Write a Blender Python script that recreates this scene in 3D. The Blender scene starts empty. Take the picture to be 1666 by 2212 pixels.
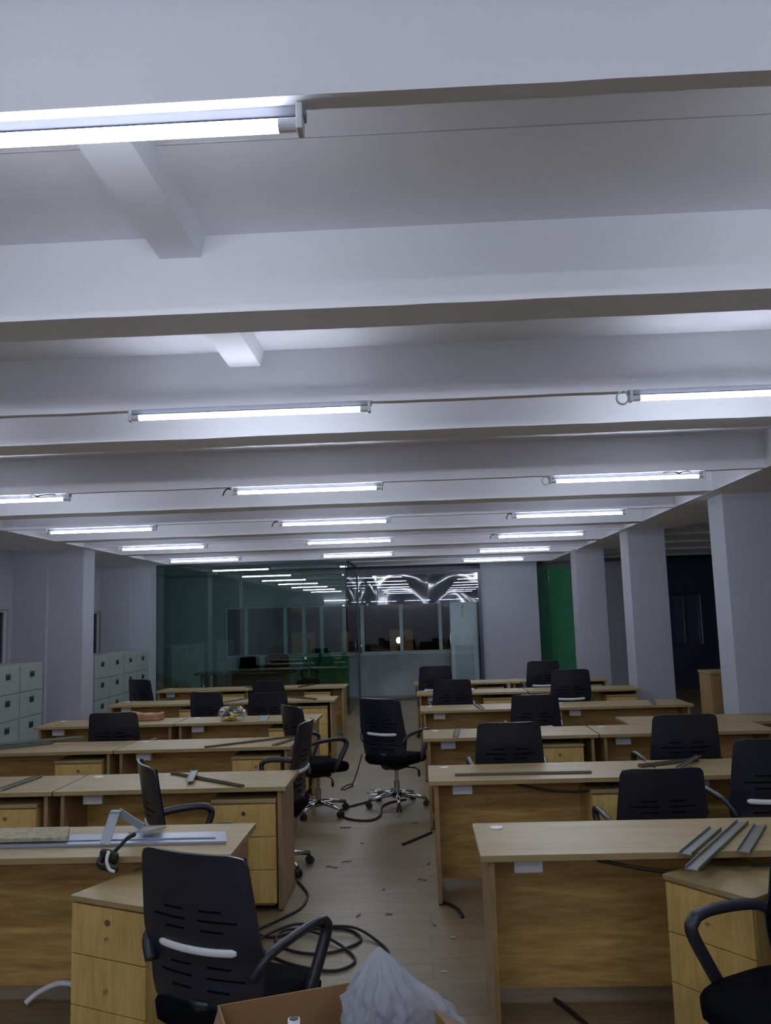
import bpy, bmesh, math, random
from mathutils import noise
from mathutils import Vector, Matrix
PI = math.pi
random.seed(7)
sc = bpy.context.scene
C = sc.collection

# ------------------------------------------------------------------ camera, world, exposure
F_PX, PITCH, YAW, ROLL, CAM_H = 1806.5, .1262, -.0373, -.0303, 1.7686
cd = bpy.data.cameras.new('camera'); cam = bpy.data.objects.new('camera', cd); C.objects.link(cam)
cd.sensor_fit = 'HORIZONTAL'; cd.sensor_width = 36.0; cd.lens = F_PX / 1666 * 36.0; cd.clip_start = .05; cd.clip_end = 300
_cy, _sy = math.cos(YAW), math.sin(YAW)
_F = Vector((_sy*math.cos(PITCH), _cy*math.cos(PITCH), math.sin(PITCH)))
_R = Vector((_cy, -_sy, 0)); _U = _R.cross(_F)
_R2 = math.cos(ROLL)*_R + math.sin(ROLL)*_U
_U2 = -math.sin(ROLL)*_R + math.cos(ROLL)*_U
cam.matrix_world = Matrix(((_R2.x, _U2.x, -_F.x, 0), (_R2.y, _U2.y, -_F.y, 0), (_R2.z, _U2.z, -_F.z, CAM_H), (0, 0, 0, 1)))
sc.camera = cam
TUBE_STRENGTH = 24.0
FILL_STRENGTH = 17.0
TUBE_COLOR = (.84, .90, 1.04)
sc.view_settings.view_transform = 'Standard'; sc.view_settings.look = 'None'
sc.view_settings.gamma = 1; sc.view_settings.use_curve_mapping = False
sc.view_settings.exposure = 1.28
w = bpy.data.worlds.new('night'); sc.world = w; w.use_nodes = True
w.node_tree.nodes['Background'].inputs[0].default_value = (.010, .012, .022, 1)
w.node_tree.nodes['Background'].inputs[1].default_value = .25

# ------------------------------------------------------------------ materials
def mat(name, col, rough=.6, metal=0, spec=.5, noise=None, emit=None, coat=0, bump=None):
    m = bpy.data.materials.new(name); m.use_nodes = True; nt = m.node_tree; b = nt.nodes['Principled BSDF']
    b.inputs['Base Color'].default_value = (*col, 1); b.inputs['Roughness'].default_value = rough
    b.inputs['Metallic'].default_value = metal; b.inputs['Specular IOR Level'].default_value = spec
    b.inputs['Coat Weight'].default_value = coat
    tc = nt.nodes.new('ShaderNodeTexCoord')
    if noise:   # (scale, amount)
        n = nt.nodes.new('ShaderNodeTexNoise'); n.inputs['Scale'].default_value = noise[0]; n.inputs['Detail'].default_value = 5
        nt.links.new(tc.outputs['Object'], n.inputs['Vector'])
        r = nt.nodes.new('ShaderNodeMapRange'); r.inputs['From Min'].default_value = .3; r.inputs['From Max'].default_value = .7
        r.inputs['To Min'].default_value = 1-noise[1]; r.inputs['To Max'].default_value = 1+noise[1]
        nt.links.new(n.outputs['Fac'], r.inputs['Value'])
        v = nt.nodes.new('ShaderNodeVectorMath'); v.operation = 'SCALE'; v.inputs[0].default_value = col
        nt.links.new(r.outputs['Result'], v.inputs['Scale']); nt.links.new(v.outputs[0], b.inputs['Base Color'])
    if bump:
        n = nt.nodes.new('ShaderNodeTexNoise'); n.inputs['Scale'].default_value = bump[0]; n.inputs['Detail'].default_value = 3
        nt.links.new(tc.outputs['Object'], n.inputs['Vector'])
        bp = nt.nodes.new('ShaderNodeBump'); bp.inputs['Strength'].default_value = bump[1]; bp.inputs['Distance'].default_value = .02
        nt.links.new(n.outputs['Fac'], bp.inputs['Height']); nt.links.new(bp.outputs[0], b.inputs['Normal'])
    if emit:
        b.inputs['Emission Color'].default_value = (*emit[0], 1); b.inputs['Emission Strength'].default_value = emit[1]
    return m

def wood(name, c1, c2, grain='x', rough=.4, fine=60, streak=1.0):
    m = bpy.data.materials.new(name); m.use_nodes = True; nt = m.node_tree; b = nt.nodes['Principled BSDF']
    tc = nt.nodes.new('ShaderNodeTexCoord'); mp = nt.nodes.new('ShaderNodeMapping')
    s = {'x': (1.2, 9, 9), 'y': (9, 1.2, 9), 'z': (9, 9, 1.2)}[grain]
    mp.inputs['Scale'].default_value = s
    nt.links.new(tc.outputs['Object'], mp.inputs['Vector'])
    n = nt.nodes.new('ShaderNodeTexNoise'); n.inputs['Scale'].default_value = 1.6; n.inputs['Detail'].default_value = 7
    n.inputs['Roughness'].default_value = .62; n.inputs['Distortion'].default_value = .6
    nt.links.new(mp.outputs[0], n.inputs['Vector'])
    n2 = nt.nodes.new('ShaderNodeTexNoise'); n2.inputs['Scale'].default_value = fine/9; n2.inputs['Detail'].default_value = 4
    nt.links.new(mp.outputs[0], n2.inputs['Vector'])
    mx = nt.nodes.new('ShaderNodeMath'); mx.operation = 'MULTIPLY_ADD'; mx.inputs[1].default_value = .45
    nt.links.new(n2.outputs['Fac'], mx.inputs[0]); nt.links.new(n.outputs['Fac'], mx.inputs[2])
    r = nt.nodes.new('ShaderNodeValToRGB'); r.color_ramp.elements[0].position = .52; r.color_ramp.elements[1].position = .92
    r.color_ramp.elements[0].color = (*c2, 1); r.color_ramp.elements[1].color = (*c1, 1)
    nt.links.new(mx.outputs[0], r.inputs[0]); nt.links.new(r.outputs[0], b.inputs['Base Color'])
    b.inputs['Roughness'].default_value = rough
    return m

def glass(name, tint, refl=1.0, rough=0.0, base=.06):
    m = bpy.data.materials.new(name); m.use_nodes = True; nt = m.node_tree; nt.nodes.clear()
    out = nt.nodes.new('ShaderNodeOutputMaterial'); t = nt.nodes.new('ShaderNodeBsdfTransparent'); g = nt.nodes.new('ShaderNodeBsdfGlossy')
    t.inputs[0].default_value = (*tint, 1); g.inputs['Roughness'].default_value = rough
    g.inputs['Color'].default_value = (refl, refl, refl, 1)
    f = nt.nodes.new('ShaderNodeLayerWeight'); f.inputs[0].default_value = .28
    a = nt.nodes.new('ShaderNodeMath'); a.operation = 'MULTIPLY_ADD'; a.inputs[1].default_value = .8; a.inputs[2].default_value = base
    a.use_clamp = True
    nt.links.new(f.outputs['Fresnel'], a.inputs[0])
    mx = nt.nodes.new('ShaderNodeMixShader'); nt.links.new(a.outputs[0], mx.inputs[0]); nt.links.new(t.outputs[0], mx.inputs[1]); nt.links.new(g.outputs[0], mx.inputs[2])
    nt.links.new(mx.outputs[0], out.inputs[0])
    return m

def floor_mat():
    m = bpy.data.materials.new('laminate_floor'); m.use_nodes = True; nt = m.node_tree; b = nt.nodes['Principled BSDF']
    tc = nt.nodes.new('ShaderNodeTexCoord')
    br = nt.nodes.new('ShaderNodeTexBrick'); br.inputs['Scale'].default_value = 1.0
    br.inputs['Brick Width'].default_value = 1.2; br.inputs['Row Height'].default_value = .19; br.inputs['Mortar Size'].default_value = .0018
    br.inputs['Color1'].default_value = (.205, .158, .088, 1); br.inputs['Color2'].default_value = (.178, .135, .074, 1); br.inputs['Mortar'].default_value = (.085, .07, .052, 1)
    br.offset = .4
    nt.links.new(tc.outputs['Object'], br.inputs['Vector'])
    mp = nt.nodes.new('ShaderNodeMapping'); mp.inputs['Scale'].default_value = (1.1, 16, 1); nt.links.new(tc.outputs['Object'], mp.inputs['Vector'])
    n = nt.nodes.new('ShaderNodeTexNoise'); n.inputs['Scale'].default_value = 2.4; n.inputs['Detail'].default_value = 8; n.inputs['Roughness'].default_value = .65
    nt.links.new(mp.outputs[0], n.inputs['Vector'])
    r = nt.nodes.new('ShaderNodeMapRange'); r.inputs['From Min'].default_value = .3; r.inputs['From Max'].default_value = .7; r.inputs['To Min'].default_value = .72; r.inputs['To Max'].default_value = 1.22
    nt.links.new(n.outputs['Fac'], r.inputs['Value'])
    n3 = nt.nodes.new('ShaderNodeTexNoise'); n3.inputs['Scale'].default_value = 1.3; n3.inputs['Detail'].default_value = 6
    nt.links.new(tc.outputs['Object'], n3.inputs['Vector'])
    r3 = nt.nodes.new('ShaderNodeMapRange'); r3.inputs['From Min'].default_value = .35; r3.inputs['From Max'].default_value = .65; r3.inputs['To Min'].default_value = .9; r3.inputs['To Max'].default_value = 1.1
    nt.links.new(n3.outputs['Fac'], r3.inputs['Value'])
    ml = nt.nodes.new('ShaderNodeMath'); ml.operation = 'MULTIPLY'; nt.links.new(r.outputs['Result'], ml.inputs[0]); nt.links.new(r3.outputs['Result'], ml.inputs[1])
    v = nt.nodes.new('ShaderNodeVectorMath'); v.operation = 'SCALE'; nt.links.new(br.outputs['Color'], v.inputs[0]); nt.links.new(ml.outputs[0], v.inputs['Scale'])
    # plaster dust specks
    vo = nt.nodes.new('ShaderNodeTexNoise'); vo.inputs['Scale'].default_value = 26; vo.inputs['Detail'].default_value = 6; vo.inputs['Roughness'].default_value = .7
    nt.links.new(tc.outputs['Object'], vo.inputs['Vector'])
    cr = nt.nodes.new('ShaderNodeValToRGB'); cr.color_ramp.elements[0].position = .70; cr.color_ramp.elements[1].position = .76
    nt.links.new(vo.outputs['Fac'], cr.inputs[0])
    mx = nt.nodes.new('ShaderNodeMix'); mx.data_type = 'RGBA'; mx.inputs['B'].default_value = (.34, .32, .30, 1)
    nt.links.new(cr.outputs[0], mx.inputs['Factor']); nt.links.new(v.outputs[0], mx.inputs['A'])
    nt.links.new(mx.outputs['Result'], b.inputs['Base Color']); b.inputs['Roughness'].default_value = .42
    return m

M = dict(
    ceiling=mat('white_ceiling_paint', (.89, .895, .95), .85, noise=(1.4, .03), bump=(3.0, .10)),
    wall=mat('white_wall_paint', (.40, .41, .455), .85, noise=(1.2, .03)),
    greenwall=mat('green_painted_wall', (.06, .36, .17), .6, noise=(3, .06)),
    floor=floor_mat(),
    top=wood('pale_oak_laminate', (.355, .268, .122), (.27, .196, .083), 'x', .43),
    panel=wood('oak_laminate_horizontal', (.66, .44, .14), (.37, .20, .055), 'x', .42),
    side=wood('oak_laminate_vertical', (.35, .235, .105), (.22, .135, .052), 'z', .42),
    ped=wood('golden_oak_laminate', (.68, .475, .165), (.44, .275, .078), 'z', .42),
    black=mat('black_plastic', (.013, .015, .026), .30, spec=.55, bump=(160, .06)),
    arm=mat('dark_grey_plastic', (.018, .019, .028), .38),
    fabric=mat('black_mesh_fabric', (.005, .005, .007), .95, spec=.05, noise=(300, .3)),
    white=mat('white_plastic', (.68, .70, .71), .35),
    housing=mat('enamelled_steel_housing', (.30, .31, .37), .5),
    tube_end=mat('frosted_plastic_cap', (.66, .66, .70), .4),
    chrome=mat('chrome', (.62, .63, .66), .14, metal=1),
    steel=mat('brushed_steel', (.45, .46, .48), .35, metal=1),
    brass=mat('brass_lock', (.50, .40, .24), .3, metal=1),
    caster=mat('caster_black', (.016, .016, .018), .5),
    strip=mat('grey_aluminium_trim', (.20, .215, .20), .42, metal=.45, noise=(30, .08)),
    bronze=mat('dark_bronze_trim', (.15, .135, .105), .45, metal=.5),
    dark=mat('black_rubber', (.014, .013, .013), .55),
    steelgreen=mat('grey_green_enamel', (.30, .345, .315), .45, noise=(2, .03)),
    dkgreen=mat('drawer_gap', (.16, .18, .17), .6),
    board=mat('raw_particle_board', (.34, .30, .20), .8, noise=(45, .3)),
    sheet=mat('grey_aluminium_panel', (.30, .33, .41), .3, metal=.3, coat=.3),
    card=mat('brown_cardboard', (.27, .145, .055), .8, noise=(6, .06)),
    cardin=mat('tan_cardboard_inner', (.27, .17, .105), .8, noise=(6, .06)),
    paper=mat('white_paper', (.60, .59, .54), .8),
    yellow=mat('yellow_packets', (.60, .45, .03), .5, noise=(40, .4)),
    brown=mat('brown_paper_parcel', (.34, .17, .085), .6, noise=(12, .2)),
    maroon=mat('dark_red_wood', (.11, .038, .034), .25, noise=(4, .2)),
    leather=mat('brown_leather', (.26, .13, .075), .45, noise=(12, .2)),
    acw=mat('white_enamel', (.62, .68, .76), .28),
    frame=mat('white_window_frame', (.55, .57, .60), .5),
    dkframe=mat('dark_metal_frame', (.05, .06, .085), .4, metal=.3),
    brackets=mat('pale_grey_bracket', (.33, .38, .40), .45, metal=.2),
    facade=mat('night_facade', (.12, .08, .06), .9, noise=(.4, .3)),
    gedge=mat('green_glass_edge', (.03, .16, .11), .2),
)
M['glass'] = glass('green_tinted_glass', (.70, .87, .82), base=.07)
M['glass2'] = glass('clear_glass', (.93, .97, .955), base=.03)
M['winglass'] = glass('window_glass', (.75, .78, .80), refl=.6, base=.0)
M['film'] = glass('creased_clear_film', (.80, .80, .83), rough=.13, base=.11, refl=.55)
M['clearbag'] = glass('clear_plastic_bag', (.80, .82, .82), rough=.15, base=.12)
def tube_mat():
    m = bpy.data.materials.new('lit_led_tube'); m.use_nodes = True; b = m.node_tree.nodes['Principled BSDF']
    b.inputs['Base Color'].default_value = (.8, .8, .8, 1)
    b.inputs['Emission Color'].default_value = (*TUBE_COLOR, 1); b.inputs['Emission Strength'].default_value = TUBE_STRENGTH
    return m
M['tube'] = tube_mat()
def bag_mat():
    m = bpy.data.materials.new('milky_plastic_bag'); m.use_nodes = True; nt = m.node_tree; nt.nodes.clear()
    out = nt.nodes.new('ShaderNodeOutputMaterial')
    p = nt.nodes.new('ShaderNodeBsdfPrincipled'); p.inputs['Base Color'].default_value = (.56, .59, .63, 1); p.inputs['Roughness'].default_value = .32
    t = nt.nodes.new('ShaderNodeBsdfTransparent'); t.inputs[0].default_value = (.9, .92, .95, 1)
    tr = nt.nodes.new('ShaderNodeBsdfTranslucent'); tr.inputs[0].default_value = (.6, .63, .68, 1)
    m1 = nt.nodes.new('ShaderNodeMixShader'); m1.inputs[0].default_value = .35; nt.links.new(p.outputs[0], m1.inputs[1]); nt.links.new(tr.outputs[0], m1.inputs[2])
    m2 = nt.nodes.new('ShaderNodeMixShader'); m2.inputs[0].default_value = .38; nt.links.new(m1.outputs[0], m2.inputs[1]); nt.links.new(t.outputs[0], m2.inputs[2])
    nt.links.new(m2.outputs[0], out.inputs[0])
    return m
M['bag'] = bag_mat()

# ------------------------------------------------------------------ geometry helpers
class MB:
    def __init__(s): s.bm = bmesh.new()
    def box(s, x0, x1, y0, y1, z0, z1, T=None):
        vs = [s.bm.verts.new(p) for p in [(x0,y0,z0),(x1,y0,z0),(x1,y1,z0),(x0,y1,z0),(x0,y0,z1),(x1,y0,z1),(x1,y1,z1),(x0,y1,z1)]]
        for f in ((3,2,1,0),(4,5,6,7),(0,1,5,4),(1,2,6,5),(2,3,7,6),(3,0,4,7)): s.bm.faces.new([vs[i] for i in f])
        if T: bmesh.ops.transform(s.bm, matrix=T, verts=vs)
        return s
    def prism(s, pts, z0, z1, T=None):          # pts in xy, CCW
        a = [s.bm.verts.new((x, y, z0)) for x, y in pts]; b = [s.bm.verts.new((x, y, z1)) for x, y in pts]; n = len(pts)
        s.bm.faces.new(a[::-1]); s.bm.faces.new(b)
        for i in range(n): s.bm.faces.new([a[i], a[(i+1) % n], b[(i+1) % n], b[i]])
        if T: bmesh.ops.transform(s.bm, matrix=T, verts=a+b)
        return s
    def cyl(s, p0, p1, r0, r1=None, n=16):
        r1 = r0 if r1 is None else r1; p0 = Vector(p0); p1 = Vector(p1)
        return s.tube([p0, p1], [r0, r1], n)
    def tube(s, pts, r, n=10, caps=True, aspect=1.0, up=None):
        pts = [Vector(p) for p in pts]; m = len(pts)
        if not isinstance(r, (list, tuple)): r = [r]*m
        rings = []; prev = None
        for i, p in enumerate(pts):
            t = (pts[min(i+1, m-1)] - pts[max(i-1, 0)]).normalized()
            if up is not None: a = Vector(up)
            elif prev is None: a = Vector((0, 0, 1)) if abs(t.z) < .9 else Vector((0, 1, 0))
            else: a = prev
            u = (a - t*a.dot(t)).normalized(); v = t.cross(u); prev = u
            rings.append([s.bm.verts.new(p + (u*math.cos(k/n*2*PI) + v*math.sin(k/n*2*PI)*aspect)*r[i]) for k in range(n)])
        for i in range(m-1):
            for k in range(n): s.bm.faces.new([rings[i][k], rings[i][(k+1) % n], rings[i+1][(k+1) % n], rings[i+1][k]])
        if caps: s.bm.faces.new(rings[0][::-1]); s.bm.faces.new(rings[-1])
        return s
    def ellip(s, c, rx, ry, rz, n=16, m=10, T=None):
        r = bmesh.ops.create_uvsphere(s.bm, u_segments=n, v_segments=m, radius=1)
        bmesh.ops.transform(s.bm, matrix=(T or Matrix()) @ Matrix.Translation(c) @ Matrix.Diagonal((rx, ry, rz, 1)), verts=r['verts'])
        return s
    def torus(s, c, R, r, n=32, k=8, ax='z'):
        pts = []
        for i in range(n):
            a = i/n*2*PI; ring = []
            for j in range(k):
                b = j/k*2*PI; q = R + r*math.cos(b)
                p = (q*math.cos(a), q*math.sin(a), r*math.sin(b))
                if ax == 'x': p = (p[2], p[0], p[1])
                if ax == 'y': p = (p[0], p[2], p[1])
                ring.append(s.bm.verts.new(Vector(c)+Vector(p)))
            pts.append(ring)
        for i in range(n):
            for j in range(k): s.bm.faces.new([pts[i][j], pts[(i+1) % n][j], pts[(i+1) % n][(j+1) % k], pts[i][(j+1) % k]])
        return s
    def build(s, name, m, parent=None, bevel=0, smooth=False, loc=None, rz=None, sub=0, solid=0):
        bmesh.ops.recalc_face_normals(s.bm, faces=s.bm.faces)
        me = bpy.data.meshes.new(name); s.bm.to_mesh(me); s.bm.free()
        for mm in (m if isinstance(m, (list, tuple)) else [m]): me.materials.append(mm)
        o = bpy.data.objects.new(name, me); C.objects.link(o)
        if parent is not None: o.parent = parent
        if loc is not None: o.location = loc
        if rz is not None: o.rotation_euler = (0, 0, rz)
        if smooth:
            for p in me.polygons: p.use_smooth = True
        if solid:
            md = o.modifiers.new('solidify', 'SOLIDIFY'); md.thickness = solid; md.offset = 0
            es = o.modifiers.new('split', 'EDGE_SPLIT'); es.split_angle = .6
        if bevel:
            md = o.modifiers.new('bevel', 'BEVEL'); md.width = bevel; md.segments = 2; md.limit_method = 'ANGLE'; md.angle_limit = .7
        if sub:
            md = o.modifiers.new('subsurf', 'SUBSURF'); md.levels = sub; md.render_levels = sub
        return o
def tag(o, label, cat, group=None, kind=None):
    o['label'] = label; o['category'] = cat
    if group: o['group'] = group
    if kind: o['kind'] = kind
    return o
def thing(name, label, cat, loc=(0, 0, 0), rz=0, group=None):
    o = bpy.data.objects.new(name, None); C.objects.link(o); o.empty_display_size = .1
    o.location = loc; o.rotation_euler = (0, 0, rz)
    return tag(o, label, cat, group)
def struct(name, mb, m, **k):
    o = mb.build(name, m, **k); o['kind'] = 'structure'; return o
def copy_tree(o, parent=None):
    c = o.copy(); C.objects.link(c); c.parent = parent
    for ch in list(o.children): copy_tree(ch, c)
    return c
def catmull(pts, k=8):
    pts = [Vector(p) for p in pts]; P = [pts[0]] + pts + [pts[-1]]; out = []
    for i in range(1, len(P)-2):
        for j in range(k):
            t = j/k
            out.append(.5*((2*P[i]) + (-P[i-1]+P[i+1])*t + (2*P[i-1]-5*P[i]+4*P[i+1]-P[i+2])*t*t + (-P[i-1]+3*P[i]-3*P[i+1]+P[i+2])*t**3))
    return out + [pts[-1]]

# ------------------------------------------------------------------ room shell
XL, XR, YF, YB = -5.9, 8.6, -2.6, 19.6
HC, HB = 3.2, 2.9            # ceiling slab, beam soffits
struct('floor', MB().box(XL-.3, XR+.3, YF-.3, YB+.3, -.2, 0), M['floor'])
cm = MB().box(XL-.3, XR+.3, YF-.3, YB+.3, HC, HC+.2)
struct('ceiling', cm, M['ceiling'])
struct('trim_1', MB().box(XL, -4.75, YF, YB, HB, HC+.05), M['ceiling'])     # longitudinal girder, left
struct('trim_2', MB().box(2.88, 3.7, YF, YB, HB, HC+.05), M['ceiling'])     # longitudinal girder, right
n_trim = 3
struct('trim_%d' % n_trim, MB().box(-4.75, 2.88, 2.325, 2.331, HC-.0015, HC+.01), mat('plaster_joint', (.52, .52, .56), .9)); n_trim += 1
def ragged(y0, y1, x0=-4.75, x1=2.88, z=HB):
    mb = MB(); n = 60; a = []; b = []
    rnd = random.Random(int(y0*100))
    off = 0; prof = []
    for i in range(n+1):
        off = off*.7 + rnd.uniform(-.0016, .0016); prof.append(off)
    for i in range(n):
        xa = x0+(x1-x0)*i/n; xb = x0+(x1-x0)*(i+1)/n; za = z+prof[i]; zb = z+prof[i+1]
        vs = [mb.bm.verts.new(p) for p in [(xa,y0,za),(xb,y0,zb),(xb,y1,zb),(xa,y1,za),(xa,y0,HC+.02),(xb,y0,HC+.02),(xb,y1,HC+.02),(xa,y1,HC+.02)]]
        for f in ((3,2,1,0),(0,1,5,4),(2,3,7,6)): mb.bm.faces.new([vs[j] for j in f])
    bmesh.ops.remove_doubles(mb.bm, verts=mb.bm.verts, dist=1e-5)
    return mb
P_Y = [-.78, 1.68, 4.28, 6.90, 9.36, 11.76, 14.34, 16.75]     # lamp beams, thin soffit
Q_Y = [(-1.9, .22), (2.93, .22), (5.0, .28), (8.15, .3), (10.75, .3), (13.2, .3), (15.6, .3), (18.2, .3)]
for y in P_Y:
    struct('trim_%d' % n_trim, ragged(y, y+.055), M['ceiling']); n_trim += 1
for y, d in Q_Y:
    struct('trim_%d' % n_trim, ragged(y, y+d), M['ceiling']); n_trim += 1
# shallow ribs crossing the bays
for x0, x1, ya, yb, dr in ((-.920, -.765, 1.76, 2.94, .083), (-.965, -.80, 3.14, 4.30, .083), (-.90, -.75, -.7, .46, .083)):
    mb = MB(); dx = .022
    pr = [(x0-dx, HC+.01), (x0, HC-dr), (x1, HC-dr), (x1+dx, HC+.01)]
    a = [mb.bm.verts.new((x, ya, z)) for x, z in pr]; b = [mb.bm.verts.new((x, yb, z)) for x, z in pr]
    mb.bm.faces.new(a); mb.bm.faces.new(b[::-1])
    for i in range(4): mb.bm.faces.new([a[i], a[(i+1) % 4], b[(i+1) % 4], b[i]])
    struct('trim_%d' % n_trim, mb, M['ceiling']); n_trim += 1
# beams of the unlit bay on the right
for y in (4.5, 6.9, 9.3, 11.0, 12.7, 14.3, 16.0, 17.7):
    struct('trim_%d' % n_trim, MB().box(3.7, XR, y, y+.28, HB, HC+.02), M['ceiling']); n_trim += 1
# walls
mb = MB(); zs, zh = .97, 2.12
mb.box(XL-.25, XR+.25, YB, YB+.25, 0, zs); mb.box(XL-.25, XR+.25, YB, YB+.25, zh, HC+.05)
for a, b in ((XL-.25, -4.58), (1.34, 5.79), (6.45, XR+.25)): mb.box(a, b, YB, YB+.25, zs, zh)
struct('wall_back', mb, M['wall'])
mb = MB()
wins = [(5.6, 8.3), (9.3, 11.87), (12.85, 15.38)]
mb.box(XL-.3, XL, YF-.25, YB+.25, 0, 1.0); mb.box(XL-.3, XL, YF-.25, YB+.25, 2.05, HC+.05)
ys = [YF-.25] + [v for w_ in wins for v in w_] + [YB+.25]
for i in range(0, len(ys), 2): mb.box(XL-.3, XL, ys[i], ys[i+1], 1.0, 2.05)
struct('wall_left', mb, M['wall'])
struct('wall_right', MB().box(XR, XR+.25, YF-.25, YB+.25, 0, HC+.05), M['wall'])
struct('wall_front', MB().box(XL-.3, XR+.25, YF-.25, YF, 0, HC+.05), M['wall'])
# free standing solid partition beside the glass one, at the far end
struct('wall_partition', MB().box(1.36, 2.60, 18.55, 18.68, 0, HC+.02), M['wall'])
struct('wall_bay_shade', MB().box(4.75, 5.79, 19.50, 19.598, 0, HC).box(6.45, XR, 19.50, 19.598, 0, HC).box(5.79, 6.45, 19.50, 19.598, 0, zs).box(5.79, 6.45, 19.50, 19.598, zh, HC), mat('navy_painted_shade', (.035, .038, .075), .8, noise=(2, .05)))  # navy colour paints in the darkness of the unlit right bay
struct('wall_green', MB().box(2.62, 4.15, 19.50, 19.598, 0, 2.82), M['greenwall'])
# columns and pilasters
k = 1
for x, y, wx, wy in ((3.05, 8.40, .60, .42), (2.96, 11.88, .52, .46), (2.86, 15.38, .53, .46), (3.12, 4.9, .6, .42)):
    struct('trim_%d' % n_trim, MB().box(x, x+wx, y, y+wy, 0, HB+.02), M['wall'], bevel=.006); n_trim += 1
for x0, x1, y in ((-5.40, -4.89, 12.04), (-5.33, -5.01, 15.41), (-5.4, -4.9, 8.54)):
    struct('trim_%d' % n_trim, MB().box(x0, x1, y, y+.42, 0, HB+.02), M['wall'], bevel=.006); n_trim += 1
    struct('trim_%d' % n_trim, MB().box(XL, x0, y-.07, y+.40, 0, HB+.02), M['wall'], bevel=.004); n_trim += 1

# windows
def window(name, x0, x1, z0, z1, y, mull, axis='x', fm='frame'):
    def bx(m_, a, b, c, d, e, f):
        if axis == 'x': m_.box(a, b, c, d, e, f)
        else: m_.box(c, d, a, b, e, f)
    fr = MB(); t = .035
    bx(fr, x0, x1, y, y+.06, z0, z0+t); bx(fr, x0, x1, y, y+.06, z1-t, z1)
    bx(fr, x0, x0+t, y, y+.06, z0+t, z1-t); bx(fr, x1-t, x1, y, y+.06, z0+t, z1-t)
    for u in mull: bx(fr, u-.04, u+.04, y-.01, y+.06, z0+t, z1-t)
    o = struct(name, fr, M[fm])
    g = MB(); bx(g, x0+t, x1-t, y+.028, y+.034, z0+t, z1-t); g.build('window_pane', M['winglass'], o)
    return o
window('window_1', -4.58, 1.34, zs, zh, YB+.10, [-4.10, -3.17, -2.73, -2.31, -1.78, -1.36, -.45, .46])
window('window_2', 5.79, 6.45, zs, zh, YB+.10, [6.12], 'x', 'dkframe')
for i, (a, b) in enumerate(wins): window('window_%d' % (i+3), a, b, 1.0, 2.05, XL-.10, [(a+b)/2], 'y')
struct('trim_%d' % n_trim, MB().box(-4.58, 1.34, YB-.03, YB+.10, zs-.04, zs), M['frame']); n_trim += 1

# ------------------------------------------------------------------ outside at night
fb = thing('apartment_building', 'dark apartment block seen at night through the far windows', 'building', (-3, 62, -12))
MB().box(-9, 16, 0, 12, 0, 46).build('wall', M['facade'], fb)
rnd = random.Random(3)
warm = [mat('lit_room_window', (.1, .08, .05), .8, emit=((1, .62, .34), e)) for e in (.010, .005, .018)]
for r_ in range(6):
    for c_ in range(6):
        if rnd.random() < .55:
            x = -6.5+c_*3.6; z = 8+r_*3.2
            MB().box(x, x+1.7, -.06, 0, z, z+1.7).build('window_pane', warm[rnd.randrange(3)], fb)
lp = thing('street_lamp', 'small bright street lamp glowing beyond the far window', 'lamp', (-1.15, 44, -11.5))
MB().cyl((0, 0, 0), (0, 0, 12.0), .08, n=10).build('pole', M['dkframe'], lp)
MB().ellip((0, 0, 12.1), .13, .13, .16).build('bulb', mat('lamp_glow', (1, 1, 1), .5, emit=((1, .95, .85), 60)), lp)

# ------------------------------------------------------------------ ceiling lamps
def make_lamp(label, x, y, group='white tube lamps under the ceiling beams', loop=False):
    t = thing('tube_lamp', label, 'lamp', (x, y, HB), 0, group)
    return t
def lamp_parts(t):
    mb = MB(); mb.prism([(-.012, -.64), (.012, -.64), (.02, .64), (-.02, .64)], 0, 1) if False else None
    MB().box(-.645, .645, .006, .040, -.024, 0).build('housing', M['housing'], t, bevel=.002)
    mb = MB(); mb.cyl((-.585, .012, -.043), (.585, .012, -.043), .0155, n=24); mb.bm.normal_update()
    for f in mb.bm.faces:                                   # aluminium heat sink along the tube's back
        if f.calc_center_median().z > -.043+.0155*.62: f.material_index = 1
    mb.build('tube', [M['tube'], M['housing']], t, smooth=True)
    for s in (-1, 1):
        mb = MB(); mb.cyl((s*.585, .012, -.043), (s*.625, .012, -.043), .0162, n=16); mb.build('tube_cap', M['tube_end'], t)
        MB().box(min(s*.625, s*.640), max(s*.625, s*.640), -.008, .036, -.062, 0).build('end_bracket', M['white'], t, bevel=.003)
LX = {'C': [-.90, -.90, -.86, -.86, -.916, -.935, -.969, -1.039], 'R': [1.78, 1.78, 1.78, 1.76, 1.758, 1.712, 1.731, 1.653, 1.502], 'L': [-3.6, -3.6, -3.6, -3.6, -3.585, -3.613, -3.638, -3.708]}
LY = [-3.18, -.76, 1.72, 4.262, 6.935, 9.386, 11.791, 14.38, 16.793]
ordn = ['row behind the viewer', 'first row behind the viewer', 'nearest', 'second', 'third', 'fourth', 'fifth', 'sixth', 'seventh and farthest']
colname = {'C': 'middle', 'R': 'right', 'L': 'left'}
first = None
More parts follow.
